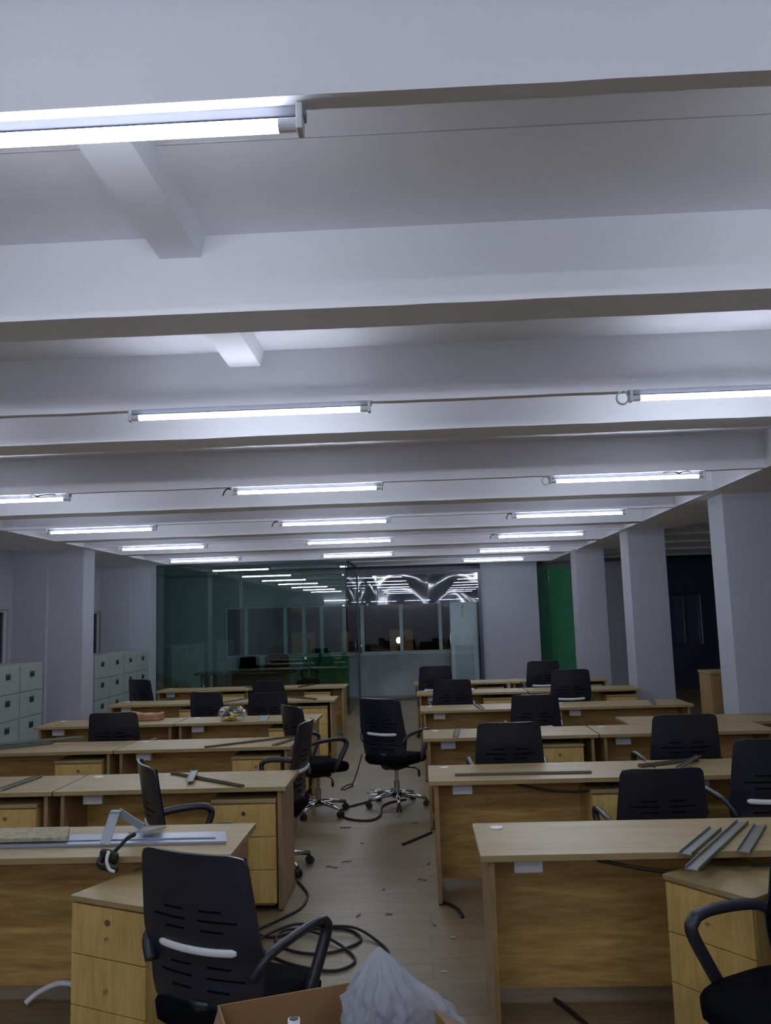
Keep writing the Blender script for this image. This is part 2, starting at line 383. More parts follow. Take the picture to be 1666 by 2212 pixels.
for cidx in 'CRL':
    for i, x in enumerate(LX[cidx]):
        if i == 0: continue
        if i < 2: lab = 'white tube lamp of the %s column, %s' % (colname[cidx], ordn[i])
        else: lab = 'glowing white tube lamp, %s one of the %s column on the ceiling' % (ordn[i], colname[cidx])
        if first is None:
            first = make_lamp(lab, x, LY[i]-.012); lamp_parts(first); t = first
        else:
            t = copy_tree(first); t.location = (x, LY[i]-.012, HB); t['label'] = lab
        if (cidx == 'R' and i in (3, 4)):
            pts = [(-.66 + .012*math.sin(a*2), .02 + .004*a, -.03 + .028*math.cos(a)) for a in [j/24*4*PI for j in range(25)]]
            pts = [(-.67 + .030*math.sin(a), .02+.002*a, -.034+.034*math.cos(a)) for a in [j/24*4*PI for j in range(25)]]
            MB().tube(pts, .004, 6).build('cable_loop', M['tube_end'], t, smooth=True)
        if (cidx, i) in (('C', 4), ('C', 5), ('R', 5), ('R', 6)):
            MB().tube(catmull([(-.645, .02, -.01), (-.68, .0, -.012), (-.70, -.01, -.045), (-.705, -.02, -.07)], 4), .006, 6).build('lead_wire', M['arm'], t, smooth=True)
        if (cidx, i) in (('R', 4), ('L', 4)):
            MB().tube(catmull([(.30, .0, -.004), (.36, -.05, -.012), (.40, -.09, -.03), (.45, -.05, -.012), (.52, .0, -.004)], 4), .006, 6).build('lead_wire', M['arm'], t, smooth=True)

# fill lamps added on the unseen rear wall to brighten ceiling and desk fronts
M['fill_tube'] = M['tube'].copy(); M['fill_tube'].name = 'lit_fill_tube'
M['fill_tube'].node_tree.nodes['Principled BSDF'].inputs['Emission Strength'].default_value = FILL_STRENGTH
wl = None
for i, (x, z) in enumerate([(-3.3, 2.55), (-1.7, 2.55), (-.1, 2.55), (1.5, 2.55), (3.1, 2.55)]):
    lab = 'added fill tube lamp on the unseen rear wall, number %d counted from the left' % (i+1)
    if wl is None:
        t = wl = thing('fill_lamp', lab, 'lamp', (x, YF, z), 0, 'added fill lamps on the unseen rear wall')
        MB().box(-.645, .645, 0, .03, -.02, .02).build('housing', M['housing'], t, bevel=.002)
        MB().cyl((-.6, .05, 0), (.6, .05, 0), .016, n=16).build('tube', M['fill_tube'], t, smooth=True)
        for s_ in (-1, 1): MB().box(min(s_*.6, s_*.625), max(s_*.6, s_*.625), 0, .07, -.02, .02).build('end_bracket', M['white'], t, bevel=.003)
    else:
        t = copy_tree(wl); t.location = (x, YF, z); t['label'] = lab

# ------------------------------------------------------------------ desks
DW, DD, DH, TT = 1.47, .57, .75, .028
def desk_proto():
    t = thing('office_desk', '', 'desk', (0, 0, 0), 0, 'light oak office desks in rows')
    MB().box(0, DW, 0, DD, DH-TT, DH).build('desk_top', M['top'], t, bevel=.002)
    for a in (.035, DW-.06): MB().box(a, a+.025, .03, DD-.03, 0.012, DH-TT).build('side_panel', M['side'], t, bevel=.0015)
    MB().box(.06, DW-.06, DD-.165, DD-.147, .05, DH-TT).build('modesty_panel', M['panel'], t)
    g = MB().torus((.11, DD-.10, DH+.001), .027, .005, 24, 6); g.cyl((.11, DD-.10, DH-.001), (.11, DD-.10, DH+.003), .024, n=20)
    g.build('cable_grommet', M['white'], t, smooth=False)
    MB().box(.15, .275, .10, .14, DH-TT-.075, DH-TT).build('socket_box', M['tube_end'], t, bevel=.003)
    for a in (.035, DW-.06):
        for b in (.05, DD-.08): MB().cyl((a+.012, b+.015, 0), (a+.012, b+.015, .014), .012, n=10).build('foot', M['dark'], t)
    return t
dproto = desk_proto()
rows = {  # name: (y, x_aisle_end)
    'L1': (3.842, -.870), 'L2': (5.340, -.865), 'L3': (7.012, -1.092), 'L4': (8.759, -1.099), 'L5': (10.889, -1.129), 'L6': (13.007, -1.176),
    'R1': (3.739, .222), 'R2': (5.391, .017), 'R3': (7.244, -.011), 'R4': (9.331, -.037), 'R5': (11.342, -.083), 'R6': (13.026, -.129)}
desk_labels = {
    'L1a': 'oak desk in front left with grey metal panel and A-shaped bracket on it',
    'L2a': 'oak desk in second left row by the aisle, crossed grey trims on its top',
    'L2b': 'oak desk at the photo left edge in second left row, one grey trim on top',
    'L3a': 'oak desk in third left row by the aisle, thin dark trims on its right end',
    'L3b': 'oak desk in third left row at the left edge with bundled long trims on top',
    'L4a': 'oak desk in fourth left row by the aisle, clear bag of yellow packets on top',
    'L4b': 'oak desk in fourth left row beside the grey filing cabinets, brown parcel on top',
    'L5a': 'oak desk in fifth left row by the aisle, before the glass room',
    'L5b': 'oak desk in fifth left row, outer one near the far filing cabinets',
    'L6a': 'oak desk in the last left row by the aisle, against the glass room',
    'L6b': 'oak desk in the last left row, outer one before the brown armchair',
    'R1a': 'oak desk in front right with three grey metal trims lying on it',
    'R2a': 'oak desk in second right row by the aisle, long dark trim lying along it',
    'R2b': 'oak desk in second right row, outer one at the photo right edge',
    'R3a': 'oak desk in third right row by the aisle with a three-drawer pedestal under it',
    'R3b': 'oak desk in third right row, outer one before the large white column',
    'R4a': 'oak desk in fourth right row by the aisle with a short trim on it',
    'R4b': 'oak desk in fourth right row, outer one before the middle white column',
    'R5a': 'oak desk in fifth right row by the aisle with a small white item on it',
    'R5b': 'oak desk in fifth right row, outer one by the middle white column',
    'R6a': 'oak desk in the last right row, aisle side',
    'R6b': 'oak desk in the last right row, outer one below the green wall'}
used = False
for kx, lab in desk_labels.items():
    y, x = rows[kx[:2]]; i = 0 if kx[2] == 'a' else 1
    gap = 1.482
    x0 = x - (i+1)*gap if kx[0] == 'L' else x + i*gap
    if kx[0] == 'L': x0 += .006
    t = dproto if not used else copy_tree(dproto); used = True
    t.location = (x0, y, 0); t['label'] = lab
# extra worktop standing behind the outer third-row desk
t = copy_tree(dproto); t.location = (3.33, 8.395, 0); t.rotation_euler = (0, 0, PI)
t['label'] = 'oak desk standing back to back behind the outer third right row desk'
# ------------------------------------------------------------------ mobile pedestals
PW, PDp, PH = .40, .50, .675
def pedestal_proto():
    t = thing('drawer_pedestal', '', 'cabinet', (0, 0, 0), 0, 'three-drawer oak pedestals under the desks')
    b = MB(); b.box(-PW/2, PW/2, .018, PDp, .05, PH-.025); b.box(-PW/2+.02, PW/2-.02, .05, PDp-.03, .03, .05)
    b.build('body', M['ped'], t)
    MB().box(-PW/2-.004, PW/2+.004, -.006, PDp, PH-.022, PH).build('top_board', M['top'], t, bevel=.002)
    hh = (PH-.025-.06)/3
    for i in range(3):
        z0 = .055+i*hh
        d = MB().box(-PW/2+.003, PW/2-.003, 0, .017, z0+.003, z0+hh-.001).build('drawer', M['ped'], t, bevel=.0015)
        if i == 2:
            MB().cyl((0, -.004, z0+hh*.72), (0, .0, z0+hh*.72), .013, n=18).build('lock', M['brass'], d, smooth=False)
        MB().cyl((0, -.014, z0+hh*.42), (0, .0, z0+hh*.42), .008, .005, n=12).build('knob', M['clearbag'], d)
    for a in (-.15, .15):
        for c in (.08, .42): MB().cyl((a-.01, c, .02), (a+.01, c, .02), .02, n=12).build('wheel', M['caster'], t)
    return t
pp = pedestal_proto()
peds = [  # x centre, y front, rz, label
    (-1.14, 5.352, 0, 'second left row beside the aisle'),
    (-2.65, 5.352, 0, 'second left row at the photo left edge'),
    (-1.39, 7.022, 0, 'third left row beside the aisle'),
    (-2.87, 7.022, 0, 'third left row under the outer desk'),
    (-1.40, 8.77, 0, 'fourth left row beside the aisle'),
    (-1.43, 10.90, 0, 'fifth left row beside the aisle'),
    (-2.95, 10.90, 0, 'fifth left row under the outer desk'),
    (-1.62, 13.015, 0, 'last left row beside the aisle'),
    (-2.94, 13.015, 0, 'last left row under the outer desk'),
    (1.22, 5.402, 0, 'second right row, half hidden by a chair back'),
    (1.13, 7.255, 0, 'third right row, right of a dark chair'),
    (1.00, 11.352, 0, 'fifth right row under the aisle desk'),
    (2.62, 11.352, 0, 'fifth right row under the outer desk'),
    (1.03, 13.036, 0, 'last right row under the aisle desk'),
    (2.52, 13.036, 0, 'last right row under the outer desk')]
for i, (x, y, rz, lab) in enumerate(peds):
    t = pp if i == 0 else copy_tree(pp)
    t.location = (x, y, 0); t.rotation_euler = (0, 0, rz); t['label'] = 'oak drawer pedestal in the ' + lab
t = copy_tree(pp); t.location = (-1.295, 3.486, 0); t.rotation_euler = (0, 0, math.radians(-24)); t['label'] = 'oak drawer pedestal pulled out at front left behind the big black chair'
t = copy_tree(pp); t.location = (1.099, 3.539, 0); t.rotation_euler = (0, 0, math.radians(-53.6)); t.scale = (1, .86, 1); t['label'] = 'oak drawer pedestal at front right behind the chair with the looped armrest'

# ------------------------------------------------------------------ office chairs
def back_surface(u, v):
    """u -1..1 across, v 0..1 up"""
    z = .44 + v*.56
    ks = [(0, .195), (.07, .222), (.2, .236), (.38, .250), (.6, .243), (.85, .230), (1, .223)]
    for (a, wa), (b, wb) in zip(ks, ks[1:]):
        if a <= v <= b: hw = wa+(wb-wa)*(v-a)/(b-a); break
    x = u*hw
    y = -.245 - .055*max(0, v-.35)/.65 + .02*math.sin(min(1, v/.5)*PI) - .035*(v < .2)*((.2-v)/.2)**2*-1
    y += .038*u*u
    return Vector((x, y, z))
SLOTS = [(.66, .14, .50), (.60, .10, .72), (.54, .14, .50), (.31, .14, .52), (.245, .12, .74), (.175, .14, .52)]
def chair_proto():
    t = thing('office_chair', '', 'chair', (0, 0, 0), 0, 'black office chairs at the desks')
    us = sorted(set([round(v, 3) for v in (-1, -.9, -.74, -.72, -.52, -.50, -.3, -.14, -.12, -.10, 0, .10, .12, .14, .3, .50, .52, .72, .74, .9, 1)]))
    vs = {0, .03, .08, .13, .2, .35, .4, .45, .5, .75, .85, .93, .975, 1}
    for v, a, b in SLOTS: vs |= {round(v-.0075, 4), round(v+.0075, 4)}
    vs = sorted(vs)
    mb = MB(); G = {}
    for i, u in enumerate(us):
        for j, v in enumerate(vs):
            uu = u
            p = back_surface(uu, v)
            if v > .95: p.x *= 1 - .05*((v-.95)/.05)**2*abs(u)
            if abs(u) > .8 and v > .97: p.z -= .012*(abs(u)-.8)/.2
            G[i, j] = mb.bm.verts.new(p)
    for i in range(len(us)-1):
        for j in range(len(vs)-1):
            uc = abs((us[i]+us[i+1])/2); vc = (vs[j]+vs[j+1])/2
            if any(abs(vc-v) < .007 and a < uc < b for v, a, b in SLOTS): continue
            mb.bm.faces.new([G[i, j], G[i+1, j], G[i+1, j+1], G[i, j+1]])
    mb.build('back_shell', M['black'], t, smooth=True, solid=.012)
    # cushion on the sitter's side
    mb = MB(); n = 12; m_ = 12; g = {}
    for sd in (0, 1):
        for i in range(n+1):
            for j in range(m_+1):
                u = -.94+1.88*i/n; v = .03+.95*j/m_
                p = back_surface(u, v); e = (1-abs(u/.94)**6)*(1-abs(2*j/m_-1)**8)
                p.y += .010 + sd*(.008+.022*e); g[sd, i, j] = mb.bm.verts.new(p)
    for i in range(n):
        for j in range(m_):
            mb.bm.faces.new([g[0, i, j], g[0, i+1, j], g[0, i+1, j+1], g[0, i, j+1]]); mb.bm.faces.new([g[1, i, j], g[1, i, j+1], g[1, i+1, j+1], g[1, i+1, j]])
    for i in range(n):
        for j in (0, m_): mb.bm.faces.new([g[0, i, j], g[0, i+1, j], g[1, i+1, j], g[1, i, j]])
    for j in range(m_):
        for i in (0, n): mb.bm.faces.new([g[0, i, j], g[0, i, j+1], g[1, i, j+1], g[1, i, j]])
    mb.build('back_cushion', M['fabric'], t, smooth=True)
    # white lumbar bar
    mb = MB(); pts = [back_surface(u/10*.66, .425 - .012*(1-(u/10)**2)) + Vector((0, -.014, 0)) for u in range(-10, 11)]
    mb.tube(pts, [.007]+[.0135]*19+[.007], 10, aspect=.5, up=(0, 0, 1)); mb.build('lumbar_bar', M['white'], t, smooth=True)
    # seat
    mb = MB(); prof = []
    N = 28
    def ring(z, sx, sy, oy=0):
        r = []
        for k_ in range(N):
            a = k_/N*2*PI; c, s_ = math.cos(a), math.sin(a); e = 4.6
            rr = (abs(c)**e+abs(s_)**e)**(-1/e)
            r.append(mb.bm.verts.new((sx*c*rr, oy+sy*s_*rr, z - (.02*max(0, s_*rr)**3))))
        return r
    R_ = [ring(.385, .17, .17), ring(.395, .225, .225), ring(.415, .245, .245), ring(.45, .248, .25), ring(.475, .235, .238), ring(.485, .20, .20), ring(.483, .10, .10)]
    for a, b in zip(R_, R_[1:]):
        for k_ in range(N): mb.bm.faces.new([a[k_], a[(k_+1) % N], b[(k_+1) % N], b[k_]])
    mb.bm.faces.new(R_[0][::-1]); mb.bm.faces.new(R_[-1])
    mb.build('seat', M['fabric'], t, smooth=True)
    # spine joining back and seat
    mb = MB(); mb.tube(catmull([(0, -.02, .365), (0, -.17, .37), (0, -.205, .42), (0, -.215, .50)], 5), .028, 8, aspect=1.7, up=(0, 1, 0)); mb.build('back_support', M['black'], t, smooth=True)
    for s in (-1, 1):
        path = catmull([(s*.215, -.225, .60), (s*.255, -.19, .665), (s*.270, -.08, .685), (s*.275, .07, .690), (s*.275, .135, .680)], 5) + \
            catmull([(s*.275, .160, .655), (s*.272, .155, .62), (s*.262, .11, .53), (s*.248, .065, .445), (s*.20, .045, .40)], 4)
        mb = MB(); mb.tube(path, [.0165]*len(path), 8, aspect=1.4); mb.build('armrest', M['arm'], t, smooth=True)
    mb = MB(); mb.box(-.09, .09, -.11, .10, .335, .388); mb.build('tilt_mechanism', M['dark'], t, bevel=.01)
    mb = MB(); mb.tube([(.08, .02, .35), (.20, .03, .345), (.225, .03, .33)], .006, 8); mb.ellip((.235, .03, .30), .014, .014, .035); mb.build('lever', M['dark'], t, smooth=True)
    mb = MB(); mb.cyl((0, 0, .09), (0, 0, .22), .028, n=16); mb.cyl((0, 0, .22), (0, 0, .34), .016, n=16); mb.build('gas_lift', M['chrome'], t)
    mb = MB(); mb.cyl((0, 0, .07), (0, 0, .125), .042, .034, n=20)
    for i in range(5):
        a = i/5*2*PI+.3; d = Vector((math.cos(a), math.sin(a), 0))
        mb.tube([d*.02+Vector((0, 0, .105)), d*.15+Vector((0, 0, .095)), d*.285+Vector((0, 0, .072))], [.024, .020, .014], 10, aspect=1.1)
    mb.build('star_base', M['chrome'], t, smooth=True)
    for i in range(5):
        a = i/5*2*PI+.3; d = Vector((math.cos(a), math.sin(a), 0)); s_ = Vector((-d.y, d.x, 0)); c0 = d*.285
        mb = MB()
        for q in (-1, 1): mb.cyl(c0+s_*q*.007+Vector((0, 0, .027)), c0+s_*q*.024+Vector((0, 0, .027)), .027, n=18)
        mb.cyl(c0+Vector((0, 0, .03)), c0+Vector((0, 0, .075)), .008, n=8); mb.tube([c0-s_*.02+Vector((0, 0, .046)), c0+s_*.02+Vector((0, 0, .046))], .014, 10)
        mb.build('caster', M['caster'], t)
    return t
cp = chair_proto()
chairs = [  # x, y, rz deg, z scale, label
    (-0.7, 3.2, -24, 1, 'large black office chair in the left foreground with white lumbar bar'),
    (-1.28, 4.75, -62, 1.03, 'black office chair turned sideways between the first and second left rows'),
    (-1.12, 6.24, 84, 1.05, 'black office chair seen edge-on at the aisle end of the third left row'),
    (-1, 7.97, -56, 1, 'black office chair turned toward the aisle before the fourth left row'),
    (-0.28, 8.25, -30, 1.02, 'black office chair standing alone in the middle of the aisle'),
    (-2.87, 8.07, 0, 0.98, 'black office chair left of the brown parcel, fourth left row'),
    (-2.47, 10.24, -22, 0.97, 'black office chair just left behind the bag of yellow packets'),
    (-1.84, 10.27, 2, 0.94, 'black office chair right behind the bag of yellow packets, fifth left row'),
    (-2.24, 12.55, 0, 0.92, 'black office chair at the last left row in front of the executive desk'),
    (-3.95, 12.35, -30, 1, 'black office chair next to the far filing cabinets'),
    (1.27, 5, 2, 0.92, 'black office chair with rounded top behind the front right desk'),
    (1.91, 5.08, 3, 1.05, 'black office chair cut by the right edge with white lumbar bar, second right row'),
    (0.61, 6.47, 0, 1, 'black office chair at the third right row aisle desk, left of the pedestal'),
    (1.85, 6.42, 0, 1.03, 'black office chair at the outer third right row desk'),
    (1.11, 8.72, -2, 0.98, 'black office chair at the fourth right row where two desks meet'),
    (0.355, 10.72, 2, 1, 'black office chair at the fifth right row, aisle desk'),
    (1.79, 10.62, 0, 1.09, 'black office chair at the fifth right row, outer desk, white bar showing'),
    (0.19, 12.6, 0, 1.06, 'black office chair at the last right row, aisle desk'),
    (1.75, 12.62, 0, 1.09, 'black office chair at the last right row before the green wall'),
    (1.195, 3.006, 119.5, 1, 'black office chair at the right edge with looped armrest in front'),
    (-3.86, 18.55, 176, 1, 'black office chair inside the glass room, left behind the executive desk'),
]
for i, (x, y, rz, zs_, lab) in enumerate(chairs):
    t = cp if i == 0 else copy_tree(cp)
    t.location = (x, y, 0); t.rotation_euler = (0, 0, math.radians(rz)); t['label'] = lab; t.scale = (1, 1, zs_)

# ------------------------------------------------------------------ filing cabinets
def fc_proto():
    t = thing('filing_cabinet', '', 'cabinet', (0, 0, 0), 0, 'grey-green steel filing cabinets along the left wall')
    D_, W_, H_ = .6, .62, 1.33                      # front face at local x=0 looking +x, width along y
    MB().box(-D_, -.012, .004, W_-.004, 0, H_).build('body', M['steelgreen'], t, bevel=.003)
    for i in range(4):
        z0 = .03+i*.318
        d = MB().box(-.012, 0, .010, W_-.010, z0+.004, z0+.312).build('drawer', M['steelgreen'], t, bevel=.002)
        MB().box(0, .008, W_/2-.055, W_/2+.055, z0+.175, z0+.25).build('handle', M['dark'], d, bevel=.004)
        MB().box(.008, .012, W_/2-.050, W_/2+.050, z0+.228, z0+.247).build('label_holder', M['steel'], d)
    return t
fp = fc_proto(); first_used = False
fc = [(-5.02, 9.68-.0), (-5.02, 10.31), (-5.02, 10.94), (-4.93, 12.62), (-4.93, 13.25), (-4.93, 13.88), (-4.93, 14.51)]
fl = ['nearest of the bank at the photo left edge', 'middle of the near bank at the photo left edge', 'farthest of the near bank, just before the white column',
      'nearest of the far bank, touching the column edge', 'second of the far bank', 'third of the far bank', 'last of the far bank, beside the glass room']
fc[0] = (-5.02, 9.18); fc[1] = (-5.02, 9.81); fc[2] = (-5.02, 10.44)
for (x, y), l in zip(fc, fl):
    t = fp if not first_used else copy_tree(fp); first_used = True
    t.location = (x, y, 0); t['label'] = 'grey-green steel filing cabinet, ' + l

# ------------------------------------------------------------------ glass room
GY, GX0, GX1 = 15.85, -5.16, -1.37
t = thing('glass_partition', 'green tinted glass front of the corner office with a glass door', 'partition', (0, 0, 0))
MB().box(GX0+.10, -2.215, GY, GY+.012, .01, 2.86).build('glass_pane', M['glass'], t)
MB().box(GX0, GX0+.10, GY, GY+.04, 0, 2.88).build('edge_channel', M['gedge'], t)
MB().box(GX0, GX1, GY-.01, GY+.022, 2.86, 2.90).build('top_channel', M['dkframe'], t)
d = MB().box(-2.20, -1.395, GY, GY+.012, .01, 2.86).build('glass_door', M['glass'], t)
mb = MB(); mb.cyl((-2.11, GY-.05, .72), (-2.11, GY-.05, 1.42), .014, n=12)
for z in (.85, 1.3): mb.cyl((-2.11, GY-.05, z), (-2.11, GY, z), .009, n=8)
mb.build('handle', M['dkframe'], d)
MB().cyl((-2.175, GY-.02, 1.07), (-2.175, GY, 1.07), .025, n=14).build('lock', M['steel'], d)
for z in (2.60, 2.02): MB().ellip((-1.44, GY-.012, z), .035, .012, .035).build('patch_fitting', M['chrome'], d)
t = thing('glass_partition', 'clear glass side wall of the corner office beside the aisle', 'partition', (0, 0, 0))
MB().box(GX1, GX1+.012, GY, 18.4, .01, 2.86).build('glass_pane', M['glass2'], t)
MB().box(GX1-.01, GX1+.022, GY+.03, 18.4, 2.86, 2.90).build('top_channel', M['dkframe'], t)
t = thing('glass_partition', 'far glass screen across the aisle end with creased film along its top', 'partition', (0, 0, 0))
MB().box(GX1+.03, 1.29, 18.42, 18.432, .05, 2.72).build('glass_pane', M['glass2'], t)
mb = MB(); mb.box(GX1-.03, 1.35, 18.40, 18.45, 2.72, 2.78); mb.box(1.29, 1.35, 18.40, 18.45, 0, 2.72); mb.box(GX1-.03, GX1+.03, 18.40, 18.45, 0, 2.72)
mb.build('metal_frame', M['dkframe'], t)
for x in (-1.47, -1.30):
    mb = MB(); mb.cyl((x, 18.33, 1.02), (x, 18.33, 1.30), .018, n=12); mb.cyl((x, 18.33, 1.08), (x, 18.42, 1.08), .01, n=8); mb.cyl((x, 18.33, 1.24), (x, 18.42, 1.24), .01, n=8)
    mb.build('handle', M['chrome'], t, smooth=True)
# creased plastic film sheets hanging on the screen top
def film(name, x0, x1, z0, z1, y, seed, lab, amp=.03):
    rnd = random.Random(seed); mb = MB(); n, m_ = 44, 22; G = {}
    ph = [rnd.uniform(0, 6) for _ in range(6)]
    for i in range(n+1):
        for j in range(m_+1):
            u = i/n; v = j/m_; sag = math.sin(u*PI)
            d = amp*(.6*math.sin(4.5*(1-v)+2.2*sag+ph[0]) + .35*math.sin(4*u+3*v+ph[1])+.06*math.sin(11*u-7*v+ph[2]))*min(1, 3*(1-v)+.15)*(.25+sag)
            G[i, j] = mb.bm.verts.new((x0+(x1-x0)*u, y-abs(amp)*1.4-.005+d, z0+(z1-z0)*v))
    for i in range(n):
        for j in range(m_): mb.bm.faces.new([G[i, j], G[i+1, j], G[i+1, j+1], G[i, j+1]])
    o = mb.build(name, M['film'], smooth=True, solid=.0015); return tag(o, lab, 'plastic film', 'creased plastic film sheets on the far glass screen')
film('plastic_film', -1.33, -.92, 2.06, 2.70, 18.38, 1, 'creased clear film sheet, leftmost on the far glass screen beside the corner office')
film('plastic_film', -.90, .18, 2.06, 2.70, 18.38, 5, 'creased clear film sheet, middle one on the far glass screen')
film('plastic_film', .20, 1.28, 2.06, 2.70, 18.38, 11, 'shiny sagging clear film sheet, right one on the far glass screen', .045)
# narrow glass strips in front of the green wall
tag(MB().box(2.61, 2.86, 18.60, 18.612, .0, 2.74).build('glass_panel', M['glass']), 'narrow green glass pane between grey partition and green wall', 'partition')
# added panel, its green colour stands in for glass tint and reflection
tag(MB().box(-2.75, -1.45, 19.52, 19.59, 0, .93).build('green_tint_panel', mat('painted_glass_tint', (.05, .20, .11), .6)), 'added green panel painting the glass tint and reflection below the far window', 'board')
# floor standing white unit
t = thing('air_conditioner', 'tall white floor-standing air conditioner by the far window', 'air conditioner', (.98, 19.05, 0))
MB().box(-.31, .31, 0, .34, .03, 2.10).build('body', M['acw'], t, bevel=.02)
MB().box(-.22, .20, -.012, 0, .10, 1.12).build('lower_panel', mat('grey_blue_enamel', (.40, .45, .54), .35), t, bevel=.01)
MB().box(-.24, .22, -.010, 0, 1.14, 1.17).build('trim_strip', M['white'], t)
mb = MB()
for k_ in range(6): mb.box(-.22, .22, -.012, 0, 1.60+k_*.055, 1.62+k_*.055)
mb.build('air_vent', M['acw'], t)
MB().box(-.04, .0, -.011, 0, 1.72, 2.02).build('energy_label', M['yellow'], t)
MB().box(-.3, .3, .02, .32, 0, .03).build('plinth', M['dkframe'], t)
# executive desk, chairs, armchair
t = thing('executive_desk', 'dark red executive desk inside the glass room', 'desk', (-3.63, 16.98, 0))
pts = [(1.05*math.copysign(abs(math.cos(a))**.45, math.cos(a)), .40+.42*math.copysign(abs(math.sin(a))**.7, math.sin(a))) for a in [k_/40*2*PI for k_ in range(40)]]
MB().prism(pts, .72, .765).build('desk_top', M['maroon'], t, bevel=.008)
MB().box(-.62, .95, .12, .15, .12, .72).build('front_panel', M['maroon'], t)
MB().box(.35, .85, .16, .62, .02, .70).build('drawer_unit', M['maroon'], t, bevel=.004)
for x in (-.82, .9): MB().cyl((x, .2, 0), (x, .2, .72), .028, n=14).build('leg', M['chrome'], t, smooth=True)
MB().box(-.9, -.78, .25, .55, 0, .72).build('side_panel', M['maroon'], t)
t = thing('executive_chair', 'high-backed black executive chair with headrest in the glass room', 'chair', (-3.17, 18.2, 0))
MB().tube([(0, .26, .46), (0, .30, .75), (0, .33, 1.02)], [.24, .28, .25], 16, aspect=1.0).build('tmp', M['fabric'], t) if False else None
mb = MB(); mb.prism([(-.20, .40), (.20, .40), (.26, .55), (.27, .80), (.25, 1.0), (.20, 1.05), (-.20, 1.05), (-.25, 1.0), (-.27, .80), (-.26, .55)], 0, .09, Matrix(((1, 0, 0, 0), (0, 0, 1, .24), (0, 1, 0, 0), (0, 0, 0, 1))))
mb.build('backrest', M['leather' if False else 'fabric'], t, bevel=.02)
MB().ellip((0, .27, 1.17), .165, .06, .10).build('headrest', M['fabric'], t, smooth=True)
MB().box(-.03, .03, .27, .30, 1.0, 1.12).build('headrest_post', M['dark'], t)
MB().box(-.27, .27, -.27, .27, .40, .50).build('seat', M['fabric'], t, bevel=.03)
for s in (-1, 1): MB().tube(catmull([(s*.28, .24, .62), (s*.30, -.05, .66), (s*.30, -.12, .62), (s*.27, -.08, .45)], 5), .022, 8).build('armrest', M['arm'], t, smooth=True)
mb = MB(); mb.cyl((0, 0, .09), (0, 0, .40), .025)
for i in range(5):
    a = i/5*2*PI; mb.tube([(0, 0, .10), (.30*math.cos(a), .30*math.sin(a), .055)], [.022, .015], 8)
mb.build('star_base', M['chrome'], t)
for i in range(5):
    a = i/5*2*PI; MB().cyl((.30*math.cos(a), .30*math.sin(a)-.018, .027), (.30*math.cos(a), .30*math.sin(a)+.018, .027), .027, n=12).build('caster', M['caster'], t)
t = copy_tree(cp); t.location = (-2.46, 18.25, 0); t.rotation_euler = (0, 0, math.radians(96)); t['label'] = 'black office chair seen edge-on in the glass room near its door'; t.scale = (1, 1, 1.05)
t = thing('armchair', 'brown leather armchair at the left inside the glass room', 'armchair', (-4.98, 16.42, 0), math.radians(-90))
MB().box(-.36, .36, -.34, .34, .12, .44).build('seat', M['leather'], t, bevel=.04)
MB().box(-.40, .40, -.44, -.28, .12, .86).build('backrest', M['leather'], t, bevel=.05)
for s in (-1, 1):
    mb = MB(); a = [(s*.36, -.40, .12), (s*.46, -.40, .12), (s*.46, .36, .12), (s*.36, .36, .12), (s*.36, -.40, .82), (s*.46, -.40, .82), (s*.46, .36, .56), (s*.36, .36, .56)]
    v = [mb.bm.verts.new(p) for p in a]
    for f in ((3,2,1,0),(4,5,6,7),(0,1,5,4),(1,2,6,5),(2,3,7,6),(3,0,4,7)): mb.bm.faces.new([v[i] for i in f])
    mb.build('armrest', M['leather'], t, bevel=.03)
for a in (-.3, .3):
    for b in (-.3, .28): MB().cyl((a, b, 0), (a, b, .13), .02, n=8).build('foot', M['dark'], t)
# wooden cabinet beyond the first right column
t = thing('wooden_cabinet', 'tall oak cabinet standing in the dark bay behind the large right column', 'cabinet', (3.31, 9.9, 0))
MB().box(0, .8, 0, .42, .06, 1.02).build('body', M['side'], t); MB().box(-.01, .81, -.015, .43, 1.02, 1.045).build('top_board', M['top'], t)
for a in (.01, .405): 
    d = MB().box(a, a+.385, -.018, 0, .08, 1.0).build('door', M['side'], t, bevel=.002)
    MB().cyl((a+(.34 if a < .1 else .045), -.035, .6), (a+(.34 if a < .1 else .045), -.018, .6), .012, n=10).build('knob', M['steel'], d)
MB().box(.02, .78, .03, .40, 0, .06).build('plinth', M['dark'], t)

# ------------------------------------------------------------------ things on the desks
DT = DH
def bar(name, p0, p1, wd, th, m, lab, cat='metal trim', group='metal trims left on the desks', z=DT, lip=True):
    x0, y0 = p0; x1, y1 = p1; L = math.hypot(x1-x0, y1-y0); a = math.atan2(y1-y0, x1-x0)
    mb = MB(); mb.box(0, L, -wd/2, wd/2, 0, th*.35)
    if lip: mb.box(0, L, -wd/2, -wd/2+.003, 0, th); mb.box(0, L, wd/2-.003, wd/2, 0, th)
    o = mb.build(name, m, loc=(x0, y0, z+.0005), rz=a); return tag(o, lab, cat, group)
TRIMS = []
def px_bar(*a, **k): return bar(*a, **k)

mb = MB(); mb.prism([(-2.50, 4.01), (-.935, 4.015), (-.985, 4.20), (-2.50, 4.185)], DT+.0005, DT+.014)
mb.prism([(-2.50, 4.06), (-1.0, 4.065), (-1.0, 4.075), (-2.50, 4.07)], DT+.014, DT+.020)
tag(mb.build('metal_panel', M['sheet'], bevel=.002), 'long grey aluminium panel lying across the front left desk', 'panel')
tag(MB().prism([(-2.5, 4.035), (-1.70, 4.04), (-1.775, 4.25), (-2.5, 4.245)], DT+.021, DT+.040).build('wooden_board', M['board'], bevel=.003), 'speckled particle board offcut on the grey panel at the front left', 'board')
